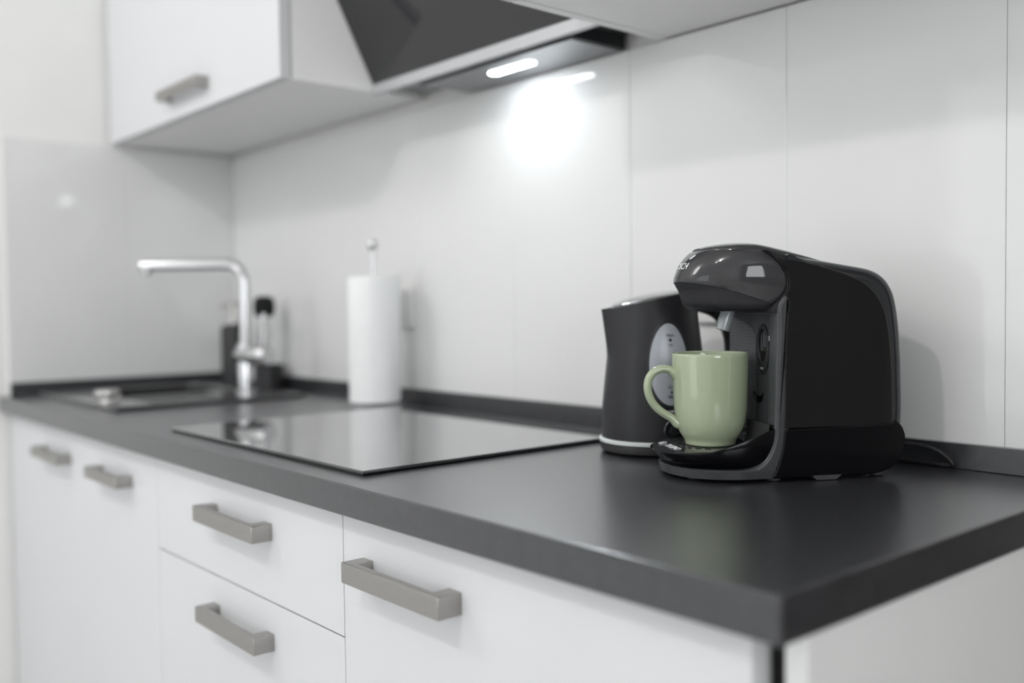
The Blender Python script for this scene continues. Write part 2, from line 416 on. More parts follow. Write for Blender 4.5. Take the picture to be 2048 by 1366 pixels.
u3 = thing('end_cabinet', 'white base cabinet with one wide door at the near right end of the worktop', 'cabinet', (-0.32, -0.3, ZF))
carcass(u3, -0.620, -0.046); plinth(u3, -0.620, -0.046)
d = front('door', u3, -0.6205, -0.0385, ZF+0.1, ZT); handle(d, -0.5755, -0.3895, -0.0985, 0.0240)
obj('side_panel', box(-0.0235, -0.0045, -0.5600, -0.0005, ZF, -T-0.0005, 0.001), 'melamine', u3, smooth=0)
obj('gap_shade_strip', box(-0.045, -0.0245, -0.545, -0.50, ZF+0.1, -T-0.001, 0.0), 'void', u3, smooth=0)  # dark strip standing in for the shade in the gap beside the door

# ------------------------------------------------------------------ wall units
HC = 0.6214; DC = 0.326
c1 = thing('wall_cabinet', 'white wall cabinet with one lift-up door above the sink', 'cabinet', (-1.70, -0.16, HC))
X0, X1 = -2.158, -1.242; HT = HC+0.72
bm = bmesh.new()
bx(bm, X0, X0+0.016, -0.300, -0.012, HC, HT, 0.0006, 1); bx(bm, X1-0.016, X1, -0.300, -0.012, HC, HT, 0.0006, 1)
bx(bm, X0+0.0162, X1-0.0162, -0.300, -0.012, HC+0.0005, HC+0.0165, 0.0004, 1); bx(bm, X0+0.0162, X1-0.0162, -0.300, -0.012, HT-0.0165, HT-0.0005, 0.0004, 1)
bx(bm, X0+0.0162, X1-0.0162, -0.022, -0.0125, HC+0.017, HT-0.017)
obj('carcass', bm, 'melamine', c1, smooth=0)
d = obj('door', box(X0, X1, -DC, -0.3035, HC, HT, 0.001), 'lacquer', c1, smooth=0)
handle(d, -1.7685, -1.551, 0.6705, 0.0205, 0.030, -DC)

c2 = thing('wall_cabinet', 'white wall cabinet above the coffee machine and kettle, seen from below', 'cabinet', (-0.17, -0.16, 0.612))
X0, X1 = -0.6192, 0.28; H2 = 0.6085
bm = bmesh.new()
bx(bm, X0, X0+0.016, -0.304, -0.0045, H2, HT, 0.0006, 1); bx(bm, X1-0.016, X1, -0.304, -0.0045, H2, HT, 0.0006, 1)
bx(bm, X0+0.0168, X1-0.0168, -0.304, -0.0045, H2+0.0012, H2+0.0165, 0.0004, 1); bx(bm, X0+0.0162, X1-0.0162, -0.304, -0.0045, HT-0.0165, HT-0.0005, 0.0004, 1)
bx(bm, X0+0.0162, X1-0.0162, -0.022, -0.0125, H2+0.017, HT-0.017)
obj('carcass', bm, 'melamine', c2, smooth=0)
for a, b in ((X0, -0.17), (-0.168, X1)):
    d = obj('door', box(a, b, -DC, -0.3065, H2, HT, 0.001), 'lacquer', c2, smooth=0)
    handle(d, (a+b)/2-0.09, (a+b)/2+0.09, 0.66, 0.0205, 0.030, -DC)

# ------------------------------------------------------------------ cooker hood
hd = thing('cooker_hood', 'slanted black glass cooker hood with a lit lamp between the wall cabinets', 'cooker hood', (-0.93, -0.07, 0.61))
hx0, hx1 = -1.239, -0.6225
def slant(z, off=0): return -0.128 - (z-0.632)*0.52 - off
zt = 1.25
obj('glass_panel', loft([[(hx0, slant(z), z), (hx1, slant(z), z), (hx1, slant(z)+0.006, z), (hx0, slant(z)+0.006, z)] for z in (0.6335, zt)]), 'hoodglass', hd, smooth=0)
bm = bmesh.new(); bx(bm, hx0, hx1-0.002, -0.131, -0.1205, 0.6130, 0.6335, 0.0015, 2)
obj('trim_strip', bm, 'hoodtrim', hd)
bm = loft([[(hx0+0.002, slant(z)+0.008, z), (hx1-0.004, slant(z)+0.008, z), (hx1-0.004, 0.0, z), (hx0+0.002, 0.0, z)] for z in (0.634, zt)])
obj('housing', bm, 'hoodunder', hd, smooth=0)
obj('lamp_box', box(-1.0986, -0.6935, -0.119, -0.0005, 0.6100, 0.634, 0.0012), 'hoodblack', hd, smooth=0)
pl = obj('under_plate', box(-1.092, -0.6995, -0.1165, -0.006, 0.6085, 0.6102, 0.0004, 1), 'hoodplate', hd, smooth=0)
def stadium(cx, cy, L, W, n=10):
    pts = []
    for s in (1, -1):
        for k in range(n+1):
            a = -pi/2 + pi*k/n if s > 0 else pi/2 + pi*k/n
            pts.append((cx + s*(L/2-W/2) + W/2*cos(a), cy + W/2*sin(a)))
    return pts
st = stadium(-0.893, -0.070, 0.112, 0.0215)
obj('lamp_lens', loft([[(x, y, z) for x, y in st] for z in (0.6086, 0.6076)]), 'led', hd, smooth=0, label='glowing white lamp lens')

# ------------------------------------------------------------------ induction hob
hb = thing('cooktop', 'frameless black glass cooktop set in the worktop', 'cooktop', (-0.911, -0.317, 0))
obj('glass_plate', box(-1.211, -0.611, -0.555, -0.084, 0.0022, 0.0062, 0.0012, 2), 'hob', hb, smooth=40)
obj('underframe', box(-1.209, -0.613, -0.553, -0.086, 0.0002, 0.0022, 0.0), 'hobedge', hb, smooth=0)

# ------------------------------------------------------------------ sink
sk = thing('sink', 'black granite drop-in sink with a bowl and drainer strip at the left', 'sink', (-1.86, -0.31, 0))
def rring(x0, x1, y0, y1, r, z, k=5):
    return [(x, y, z) for x, y in round_poly([(x0, y0), (x1, y0), (x1, y1), (x0, y1)], r, k)]
SX0, SX1, SY0, SY1 = -2.125, -1.585, -0.527, -0.100
BX0, BX1, BY0, BY1 = -2.075, -1.815, -0.415, -0.160
rings = [rring(SX0, SX1, SY0, SY1, 0.012, 0.0003), rring(SX0, SX1, SY0, SY1, 0.012, 0.0075), rring(SX0+0.003, SX1-0.003, SY0+0.003, SY1-0.003, 0.011, 0.0095),
         rring(BX0-0.006, BX1+0.006, BY0-0.006, BY1+0.006, 0.022, 0.0088), rring(BX0-0.001, BX1+0.001, BY0-0.001, BY1+0.001, 0.020, 0.006), rring(BX0, BX1, BY0, BY1, 0.020, 0.002)]
obj('rim', loft(rings, False, False), 'granite', sk, smooth=45)
rings = [rring(BX0, BX1, BY0, BY1, 0.020, 0.002), rring(BX0+0.006, BX1-0.006, BY0+0.006, BY1-0.006, 0.025, -0.13),
         rring(BX0+0.022, BX1-0.022, BY0+0.022, BY1-0.022, 0.028, -0.15), rring(-1.99, -1.90, -0.33, -0.245, 0.04, -0.153)]
obj('bowl', loft(rings, False, True), 'granite_shaded', sk, smooth=45)
obj('strainer', lathe([(0.001, -0.149), (0.030, -0.149), (0.036, -0.1515), (0.040, -0.1528)], 32, (-1.945, -0.2875), True, False), 'steel', sk)
obj('drain_knob', lathe([(0.017, 0.0088), (0.017, 0.012), (0.0145, 0.0165), (0.0150, 0.018), (0.0245, 0.0205), (0.0265, 0.026), (0.0255, 0.0315), (0.0225, 0.0335), (0.001, 0.0338)], 32, (-1.735, -0.487), True, True), 'steel', sk)
bm = bmesh.new()
for k in range(5): bx(bm, -1.775+0.036*k+0.01, -1.775+0.036*k+0.014, -0.44, -0.26, 0.0088, 0.0104, 0.0007, 1)
obj('drainer_ribs', bm, 'granite', sk, smooth=0)

# ------------------------------------------------------------------ tap
tx, ty = -1.7300, -0.1747
tp = thing('kitchen_tap', 'chrome L-shaped mixer tap standing on the black sink rim', 'tap', (tx, ty, 0.0088))
obj('base_flange', lathe([(0.026, 0.0098), (0.026, 0.0125), (0.0235, 0.0145), (0.0195, 0.0152)], 36, (tx, ty), True, False), 'chrome', tp)
obj('body', lathe([(0.0195, 0.012), (0.0195, 0.118), (0.0185, 0.1215), (0.0125, 0.1225)], 36, (tx, ty), True, True), 'chrome', tp)
sd = Vector((cos(R(222)), sin(R(222)), 0)); zs = 0.305
path = [(tx, ty, 0.12)] + [(tx, ty, zs-0.045)]
for k in range(1, 9):
    a = pi/2*k/8
    path.append(tuple(Vector((tx, ty, zs-0.042)) + sd*(0.042*(1-cos(a))) + Vector((0, 0, 0.042*sin(a)))))
path.append(tuple(Vector((tx, ty, zs)) + sd*0.250))
obj('spout', tube(path, 0.0125, 20), 'chrome', tp)
e = Vector((tx, ty, zs)) + sd*0.237
obj('aerator', lathe([(0.0105, zs-0.023), (0.0115, zs-0.019), (0.0115, zs-0.006), (0.006, zs-0.004)], 24, (e.x, e.y), True, True), 'chrome', tp)
# cartridge: a short fat cylinder lying across, towards the camera's right, with the lever standing on it
cd = Vector((0.92, 0.38, 0)).normalized()
c0 = Vector((tx, ty, 0.094)) - cd*0.018
bm = tube([c0 + cd*t for t in (0.0, 0.006, 0.080, 0.084, 0.086)], [0.0205, 0.0235, 0.0235, 0.0225, 0.021], 32)
obj('cartridge', bm, 'chrome', tp)
l0 = c0 + cd*0.072
obj('lever', tube([l0 + Vector((0, 0, 0.020)), l0 + Vector((0.003, 0, 0.045)), l0 + Vector((0.007, -0.002, 0.088)), l0 + Vector((0.0085, -0.002, 0.096))], [0.0065, 0.0062, 0.0062, 0.004], 16), 'chrome', tp)

# ------------------------------------------------------------------ soap dispenser, brush in its pot
sx, sy = -1.985, -0.085
so = thing('soap_dispenser', 'slim dark grey soap dispenser with a pale pump in the corner behind the tap', 'soap dispenser', (sx, sy, 0))
obj('bottle', lathe([(0.030, 0.0004), (0.0335, 0.003), (0.0335, 0.150), (0.031, 0.158), (0.018, 0.162), (0.013, 0.164)], 32, (sx, sy), True, True), 'matblack', so)
bm = lathe([(0.0135, 0.163), (0.0135, 0.178), (0.012, 0.180), (0.006, 0.181), (0.006, 0.205), (0.0125, 0.206), (0.0135, 0.217), (0.011, 0.220)], 24, (sx, sy), True, True)
tube([(sx-0.005, sy, 0.212), (sx-0.03, sy-0.012, 0.212), (sx-0.040, sy-0.017, 0.206)], 0.0045, 12, bm)
obj('pump', bm, 'steel', so)
px_, py_ = -1.860, -0.060
po = thing('brush_pot', 'squat black pot holding the dish brush beside the tap', 'pot', (px_, py_, 0))
obj('pot', lathe([(0.040, 0.0004), (0.044, 0.003), (0.043, 0.060), (0.041, 0.062), (0.0385, 0.060), (0.038, 0.008), (0.001, 0.007)], 36, (px_, py_), True, True), 'matblack', po)
br = thing('dish_brush', 'steel-handled dish brush with a round black head, standing upright in its pot', 'brush', (px_, py_, 0.01))
b0 = Vector((px_, py_, 0.008)); b1 = Vector((px_-0.004, py_, 0.185))
obj('brush_handle', tube([b0, b0.lerp(b1, 0.5), b1], [0.0085, 0.0095, 0.0085], 16), 'steel', br)
bm = lathe([(0.006, 0.178), (0.020, 0.182), (0.026, 0.192), (0.027, 0.212), (0.023, 0.226), (0.014, 0.232), (0.001, 0.233)], 28, (px_-0.004, py_), True, True)
obj('brush_head', bm, 'bristle', br)

# ------------------------------------------------------------------ paper towel on its stand
qx, qy = -1.303, -0.0925-0.003
ps = thing('paper_towel_stand', 'chrome paper towel stand with a round base and upright rod behind the cooktop', 'stand', (qx, qy, 0))
obj('base_plate', lathe([(0.060, 0.0004), (0.0625, 0.0015), (0.0625, 0.0035), (0.060, 0.0048), (0.030, 0.0052), (0.020, 0.0088), (0.001, 0.009)], 48, (qx, qy), True, True), 'chrome', ps)
obj('rod', lathe([(0.0042, 0.009), (0.0042, 0.318)], 16, (qx, qy), True, True), 'chrome', ps)
obj('knob', lathe([(0.0045, 0.316), (0.008, 0.319), (0.011, 0.326), (0.011, 0.330), (0.0075, 0.337), (0.001, 0.339)], 20, (qx, qy), True, True), 'chrome', ps)
pr = thing('paper_towel_roll', 'full white paper towel roll standing on the chrome stand', 'paper towel', (qx, qy, 0.0095))
bm = lathe([(0.019, 0.0095), (0.0505, 0.0095), (0.052, 0.011), (0.0525, 0.13), (0.0525, 0.258), (0.0505, 0.2625), (0.040, 0.2635), (0.019, 0.2632), (0.019, 0.0095)], 64, (qx, qy), False, False)
a0 = R(-38)
tl = bmesh.new()
loft([[(qx+(0.0525+0.0008*(k/8)+0.0006)*cos(a0+0.09*k), qy+(0.0525+0.0008*(k/8)+0.0006)*sin(a0+0.09*k), z) for k in range(9)] for z in (0.011, 0.09, 0.18, 0.259)], False, False, False, tl)
obj('paper', bm, 'paper', pr, smooth=40)
obj('loose_sheet', tl, 'paper', pr, smooth=40)
obj('core', lathe([(0.0188, 0.0098), (0.0188, 0.2630), (0.0172, 0.2630), (0.0172, 0.0098), (0.0188, 0.0098)], 32, (qx, qy)), 'card', pr)

# ------------------------------------------------------------------ wall sockets
def socket(cx, cz, w_, h_, label, n=1):
    t = thing('wall_socket', label, 'socket', (cx, -0.001, cz), 0)
    obj('frame', box(cx-w_/2, cx+w_/2, -0.0105, -0.0002, cz-h_/2, cz+h_/2, 0.003, 3), 'plastic_white', t)
    for k in range(n):
        zc = cz + (k-(n-1)/2)*0.071
        bm = bmesh.new()
        rr = [(0.0270, -0.0106), (0.0270, -0.0128), (0.0205, -0.0128), (0.0195, -0.0040)]
        loft([[(cx+r*cos(2*pi*i/36), y, zc+r*sin(2*pi*i/36)) for i in range(36)] for r, y in rr], False, True, True, bm)
        ins = obj('insert', bm, 'plastic_white', t)
        bm = bmesh.new()
        for s in (-1, 1):
            loft([[(cx+s*0.0095+0.0024*cos(2*pi*i/12), y, zc+0.0024*sin(2*pi*i/12)) for i in range(12)] for y in (-0.0046, -0.0041)], True, True, True, bm)
        obj('pin_hole', bm, 'socket_hole', ins)
    return t
socket(-1.3340, 0.200, 0.082, 0.086, 'white wall socket on the splashback behind the paper towel roll')
socket(-0.5100, 0.2130, 0.082, 0.082, 'white wall socket on the splashback behind the kettle handle')

# ------------------------------------------------------------------ kettle
KX, KY = -0.5035, -0.152
kb = thing('kettle_base', 'round black power base with a pale rim under the kettle', 'kettle base', (KX, KY, 0))
obj('base', lathe([(0.066, 0.0004), (0.0695, 0.0014), (0.0745, 0.004), (0.0760, 0.0125), (0.0757, 0.0135), (0.001, 0.0140)], 64, (KX, KY), True, True), 'matblack', kb)
SPD = R(-122)        # spout direction; the gauge faces SPD+90
kt = thing('electric_kettle', 'black plastic electric kettle with a frosted oval water gauge, behind the coffee machine', 'kettle', (KX, KY, 0.014), SPD)
# local frame: +x = spout, the gauge at +y
obj('base_ring', lathe([(0.0735, 0.0004), (0.0768, 0.0012), (0.0772, 0.0048), (0.0755, 0.0062), (0.0735, 0.0064)], 72, (0, 0), False, False), 'ring', kt, local=True, label='pale translucent ring around the foot')
PR = [(0.006, 0.0738), (0.02, 0.0736), (0.05, 0.0722), (0.08, 0.0694), (0.11, 0.0662), (0.14, 0.0625), (0.17, 0.0590), (0.20, 0.0563)]
def kr(z):
    for (z0, r0), (z1, r1) in zip(PR, PR[1:]):
        if z <= z1: return r0+(r1-r0)*max(0, (z-z0))/(z1-z0)
    return PR[-1][1]
def ktop(th): return 0.1960 - 0.0105*cos(th) - 0.0040*max(0, cos(th))**4
def krad(th, s):
    """radius at angle th and height share s, with the pouring lip pinched out at th = 0"""
    z = 0.006 + s*(ktop(th)-0.006)
    r = kr(z)
    a = abs((th+pi) % (2*pi)-pi)
    g = max(0.0, 1-a/0.62)**1.35
    k = max(0.0, (z-0.116)/(0.180-0.116))
    return r + 0.0165*g*k**0.95, z
NT = 96; SS = [0, 0.004, 0.03, 0.08, 0.16, 0.24, 0.32, 0.40, 0.48, 0.54, 0.58, 0.60, 0.62, 0.64, 0.67, 0.72, 0.78, 0.84, 0.90, 0.95, 0.985, 1.0]
rings = []
for s in SS:
    ring = []
    for i in range(NT):
        th = 2*pi*i/NT; r, z = krad(th, s)
        if s == 0: r -= 0.001
        ring.append((r*cos(th), r*sin(th), z))
    rings.append(ring)
last = []
for i in range(NT):
    th = 2*pi*i/NT; r, z = krad(th, 1.0); last.append(((r-0.003)*cos(th), (r-0.003)*sin(th), z-0.001))
rings.append(last)
obj('body', loft(rings, True, True), 'kettle', kt, local=True, smooth=50)
lr = []
for f, dz in ((0.945, -0.001), (0.94, 0.0016), (0.90, 0.0028), (0.70, 0.0050), (0.35, 0.0064), (0.05, 0.0067)):
    ring = []
    for i in range(NT):
        th = 2*pi*i/NT; r, z = krad(th, 1.0); r0 = kr(z); rr = min(r, r0+0.004)
        zz = 0.1960-0.0105*cos(th)*f*0.9 - 0.0040*max(0, cos(th))**4*f**3 + dz
        ring.append((rr*f*cos(th), rr*f*sin(th), zz))
    lr.append(ring)
obj('lid', loft(lr, True, True), 'lid', kt, local=True, smooth=40)
# water gauge: oval patch lying on the body, with its frame and marks
def kpt(u, v, off):
    """u = arc length from the gauge axis (towards the handle +), v = height"""
    r = kr(v) + off; th = pi/2 + u/kr(0.11)
    return (r*cos(th), r*sin(th), v)
GZ, GA, GB = 0.1085, 0.0265, 0.0535
def oval(k, off, n=48): return [kpt(GA*k*sin(2*pi*i/n), GZ+GB*k*cos(2*pi*i/n), off) for i in range(n)]
gf = obj('gauge_frame', loft([oval(1.10, -0.001), oval(1.10, 0.0004), oval(1.05, 0.0012), oval(1.0, 0.0010)], False, False), 'kettle', kt, local=True)
gw = obj('water_gauge', loft([oval(1.0, 0.0009), oval(0.85, 0.0014), oval(0.6, 0.0017), oval(0.3, 0.0019), oval(0.03, 0.0019)], False, True), 'gauge', kt, local=True, label='frosted grey oval water gauge')
def kmark(s, size, u, v, parent=gw):
    bm = text_bm(s, size, 0.0001)
    map_bm(bm, lambda x, y, z: kpt(u+x, v+y, 0.0023+z))
    return obj('mark', bm, 'ink', parent, local=True, smooth=0)
for txt, size, u, v in (('MAX', 0.0050, 0.0015, 0.1462), ('\u2022', 0.017, 0.0015, 0.1395), ('1.7L', 0.0044, 0.0015, 0.1335), ('1.0L', 0.0055, 0.0015, 0.1045), ('\u2022', 0.016, 0.0015, 0.0970),
                        ('0.5L', 0.0055, 0.0015, 0.0790), ('\u2022', 0.016, 0.0015, 0.0715), ('MIN', 0.0055, 0.0015, 0.0660)):
    kmark(txt, size, u, v)
bm = bmesh.new()
for u0, u1, dz in ((-0.008, -0.0015, 0.0), (-0.001, 0.005, 0.0004), (0.0055, 0.012, 0.0)):
    g = loft([[kpt(u0+(u1-u0)*i/4, 0.0452+dz+v, 0.0008) for i in range(5)] for v in (0, 0.0032)], False, False, False, bm)
obj('print', bm, 'greyink', kt, local=True, smooth=0, label='small pale print line')
# round switch low on the body, between gauge and handle side
def disc_on(th, z, rads, bm=None):
    c = Vector((kr(z)*cos(th), kr(z)*sin(th), z)); n = Vector((cos(th), sin(th), 0)); t = Vector((-sin(th), cos(th), 0)); up = Vector((0, 0, 1))
    return loft([[c + n*o + t*(r*cos(2*pi*i/32)) + up*(r*sin(2*pi*i/32)) for i in range(32)] for r, o in rads], False, True, True, bm)
obj('switch', disc_on(pi/2+0.05, 0.0225, [(0.0150, -0.003), (0.0150, 0.002), (0.0140, 0.003), (0.0115, 0.0032), (0.0105, 0.0015), (0.0085, 0.0015), (0.0075, 0.0040), (0.0050, 0.0048), (0.0005, 0.0048)]), 'smoke', kt, local=True)
# loop handle at the back
hp = smooth_path([(-0.040, 0, 0.186), (-0.066, 0, 0.184), (-0.092, 0, 0.172), (-0.107, 0, 0.145), (-0.110, 0, 0.110), (-0.105, 0, 0.075), (-0.094, 0, 0.048), (-0.068, 0, 0.036)], 6)
obj('handle', tube(hp, [0.0125]*len(hp), 20, None, True, 0.72, None), 'kettle', kt, local=True)

# ------------------------------------------------------------------ coffee machine
# local frame: +x = front (cup side), +y = the flank turned to the camera
cm = thing('coffee_machine', 'glossy black capsule coffee machine with a green mug on its tray', 'coffee machine', (-0.297, -0.175, 0.0004), R(240))
MW = 0.075
def interp(tab, z):
    if z <= tab[0][0]: return tab[0][1]
    for (a, ra), (b, rb) in zip(tab, tab[1:]):
        if z <= b: return ra+(rb-ra)*(z-a)/(b-a)
    return tab[-1][1]
XB = [(z, x+0.006) for z, x in [(0.1930, 0.0330), (0.1960, 0.0290), (0.199, 0.0262), (0.204, 0.0205), (0.210, 0.0158), (0.2170, 0.0128), (0.2240, 0.0118), (0.2310, 0.0130), (0.2380, 0.0160), (0.2450, 0.0205), (0.2520, 0.0270), (0.2580, 0.0345), (0.2640, 0.0430)]]
# rear body shell
prof = [(0.020, 0.060), (0.0195, 0.10), (0.0185, 0.15), (0.0160, 0.190), (0.0110, 0.212), (0.0100, 0.225), (0.0130, 0.238), (0.0190, 0.2540), (0.0036, 0.2530), (-0.057, 0.2433), (-0.086, 0.2380), (-0.1020, 0.2300), (-0.1120, 0.2180), (-0.1180, 0.203), (-0.1228, 0.174), (-0.1255, 0.134), (-0.1268, 0.088), (-0.1262, 0.060)]
prof = [tuple(p) for p in [(v.x, v.y) for v in smooth_path([(*p, 0) for p in prof], 3)]]
dirs = [((b[0]-a[0])/0.0005, (b[1]-a[1])/0.0005) for a, b in zip(prof, inset2(prof, 0.0005))]
dirs[-1] = (1.0, 0.0)
wts = [0.0 if (x > 0.012) else min(1.0, max(0.0, (0.012-x)/0.03)) for x, z in prof]
obj('body_shell', loft([[(x+d[0]*i*wt, y, z+d[1]*i*wt) for (x, z), d, wt in zip(prof, dirs, wts)] for y, i in rnd(-MW, MW, 0.013, 6)]), 'smoke', cm, local=True, smooth=40)
# gloss flank panels with their seam
flank = [(0.0225, 0.0600), (0.0215, 0.10), (0.0215, 0.126), (0.0198, 0.176), (0.0170, 0.200)] + [(interp(XB, z)-0.0014, z) for z in (0.2100, 0.2170, 0.2240, 0.2310, 0.2380, 0.2450)] + [(0.0275, 0.2500)]
rear = [(0.004, 0.2475), (-0.0206, 0.2415), (-0.045, 0.2345), (-0.0695, 0.2250), (-0.086, 0.2120), (-0.0968, 0.1963), (-0.1033, 0.1746), (-0.1078, 0.1345), (-0.1094, 0.0900), (-0.1094, 0.0610)]
fl = [(v.x, v.y) for v in smooth_path([(*p, 0) for p in flank], 3)] + [(v.x, v.y) for v in smooth_path([(*p, 0) for p in rear], 3)]
for s in (1, -1):
    ly = [(s*0.060, 0), (s*0.0752, 0), (s*0.0758, 0.0007)]
    fp = obj('flank_panel', puff(fl, ly), 'piano', cm, local=True, smooth=30)
    sm = bmesh.new(); path = [(x, s*0.0752, z) for x, z in [(v.x, v.y) for v in smooth_path([(*p, 0) for p in rear[1:]], 3)]]
    obj('seam', tube(path, 0.0006, 6, sm), 'trimline', fp, local=True)
# lower housing
lp = round_poly([(0.038, 0.0040), (0.0300, 0.0200), (0.0240, 0.0390), (0.0225, 0.0590), (-0.1085, 0.0605), (-0.1130, 0.0665), (-0.1215, 0.0590), (-0.1265, 0.0480), (-0.1255, 0.0330), (-0.1170, 0.0160), (-0.1030, 0.0075), (-0.085, 0.0040)], [0.004, 0.012, 0.012, 0.004, 0.004, 0.004, 0.004, 0.006, 0.008, 0.008, 0.008, 0.006], 4)
obj('lower_housing', puff(lp, rnd(-0.0765, 0.0765, 0.0016, 3)), 'piano2', cm, local=True, smooth=40)
# charcoal front frame: two columns, a bridge, the recess wall
cfr = [(0.0150, 0.2140), (0.0190, 0.2110), (0.0245, 0.2055), (0.0290, 0.1990), (0.0300, 0.1920), (0.0295, 0.1750), (0.0302, 0.1500), (0.0315, 0.1260), (0.0320, 0.0900), (0.0328, 0.0600), (0.0352, 0.0450), (0.0400, 0.0325), (0.0475, 0.0225), (0.0585, 0.0165), (0.0730, 0.0137)]
colp = [(v.x, v.y) for v in smooth_path([(*p, 0) for p in cfr], 3)] + [(0.0730, 0.0035), (0.0330, 0.0035), (0.0210, 0.0300), (0.0150, 0.0600)]
ff = bmesh.new()
puff(colp, rnd(0.050, 0.0744, 0.004, 3), ff); bx(ff, 0.008, 0.0240, -0.0755, -0.0702, 0.012, 0.205, 0.001, 1)
bx(ff, 0.008, 0.0270, -0.070, 0.052, 0.186, 0.212, 0.003, 3)
obj('front_frame', ff, 'frame', cm, local=True, smooth=40)
# perforated insert with an arched shoulder, and the smooth column with the little oval window
pi_ = round_poly([(-0.070, 0.020), (0.0075, 0.020), (0.0075, 0.172), (-0.070, 0.186)], [0.001, 0.001, 0.028, 0.001], 8)
obj('perforated_insert', loft([[(x, y, z) for y, z in pts] for x, pts in ((0.010, pi_), (0.0238, pi_), (0.0245, inset2(pi_, 0.0008)))]), 'perf', cm, local=True, smooth=30)
cp = round_poly([(0.0080, 0.020), (0.0500, 0.020), (0.0500, 0.190), (-0.0700, 0.190), (-0.0700, 0.187), (-0.030, 0.1795), (0.0000, 0.1735), (0.0080, 0.160)], [0.001, 0.001, 0.001, 0.001, 0, 0, 0.012, 0.012], 4)
colm = obj('column', loft([[(x, y, z) for y, z in pts] for x, pts in ((0.010, cp), (0.0257, cp), (0.0262, inset2(cp, 0.0006)))]), 'frame', cm, local=True, smooth=30)
cs = round_poly([(-0.070, 0.176), (0.008, 0.150), (0.012, 0.150), (0.012, 0.190), (-0.070, 0.194)], [0.0, 0.03, 0.0, 0.0, 0.0], 8)
def ell(cx, cz, a, b, x, n=32): return [(x, cx+a*cos(2*pi*i/n), cz+b*sin(2*pi*i/n)) for i in range(n)]
WY, WX = 0.0290, 0.0262
win = obj('window_bezel', loft([ell(WY, 0.1475, 0.0165, 0.0290, WX-0.0004), ell(WY, 0.1475, 0.0165, 0.0290, WX+0.0012), ell(WY, 0.1475, 0.0155, 0.0275, WX+0.0018), ell(WY, 0.152, 0.0115, 0.0195, WX+0.0018), ell(WY, 0.152, 0.0107, 0.0187, WX+0.0004)], True, True), 'satin', cm, local=True)
obj('window', loft([ell(WY, 0.152, 0.0108, 0.0188, WX+0.0005), ell(WY, 0.152, 0.008, 0.0140, WX+0.0012), ell(WY, 0.152, 0.0005, 0.001, WX+0.0017)], False, True), 'piano', win, local=True, label='oval dark glossy window')
cr = [(0, 0.0165+0.0125*cos(a), 0.0945+0.0105*sin(a)) for a in [pi+pi*k/12 for k in range(13)]] + [(0, 0.0165+0.0125*cos(a), 0.0965+0.0045*sin(a)) for a in [2*pi-pi*k/12 for k in range(13)]]
obj('thumb_catch', loft([[(x, y, z) for _, y, z in cr] for x in (WX-0.0004, WX+0.0010)]), 'piano2', cm, local=True, smooth=30)
def fmark(s, size, y, z, x, m, parent):
    bm = text_bm(s, size, 0.0001); map_bm(bm, lambda a, b, c: (x+c, y+a, z+b)); return obj('mark', bm, m, parent, local=True, smooth=0)
fmark('CALC', 0.0036, WY, 0.1250, WX+0.0019, 'greyink', win)
# cup symbol on the column
bm = bmesh.new()
yy, zz = 0.0462, 0.1600
loft([[(x, y, z) for y, z in ((yy-0.0025, zz+0.003), (yy+0.0025, zz+0.003), (yy+0.0018, zz-0.003), (yy-0.0018, zz-0.003))] for x in (0.0262, 0.0267)], True, True, True, bm)
tube([(0.0266, yy+0.0022, zz+0.0015), (0.0266, yy+0.0040, zz+0.0008), (0.0266, yy+0.0034, zz-0.0012), (0.0266, yy+0.0020, zz-0.0014)], 0.0005, 6, bm)
obj('cup_symbol', bm, 'greyink', colm, local=True, smooth=0)

# foot plate
def plan(xb, xf, wd, z=0, n=40, p=2.35, zf=None, back=None):
    out = []
    for i in range(n+1):
        t = -pi/2 + pi*i/n
        c, s = cos(t), sin(t)
        x = xb + (xf-xb)*abs(c)**(2/p); y = wd*math.copysign(abs(s)**(2/p), s)
        out.append((x, y, zf(x, y) if zf else z))
    if back is not None: out = [(back, -wd, z)] + out + [(back, wd, z)]
    return out
obj('foot_plate', loft([plan(0.060, 0.1330, 0.0705, 0.0030, p=2.2, back=0.012), plan(0.060, 0.1375, 0.0745, 0.0042, p=2.2, back=0.012), plan(0.060, 0.1390, 0.0757, 0.0130, p=2.2, back=0.012), plan(0.060, 0.1375, 0.0742, 0.0142, p=2.2, back=0.012)]), 'frame', cm, local=True, smooth=40)
ft = bmesh.new()
FOOTS = ((0.112, 0.030), (0.112, -0.030), (0.030, 0.062), (0.030, -0.062), (-0.100, 0.058), (-0.100, -0.058))
for x, y in FOOTS:
    obj('foot', lathe([(0.0065, 0.0), (0.008, 0.0008), (0.008, 0.0045)], 20, (x, y), True, True), 'rubber', cm, local=True)
obj('foot', loft([[(-0.040, y0, 0.0006), (-0.016, y0, 0.0006), (-0.010, y1, 0.0058), (-0.046, y1, 0.0058)] for y0, y1 in ((0.0767, 0.0772), (0.060, 0.060))]), 'rubber', cm, local=True, smooth=0)
ft.free()
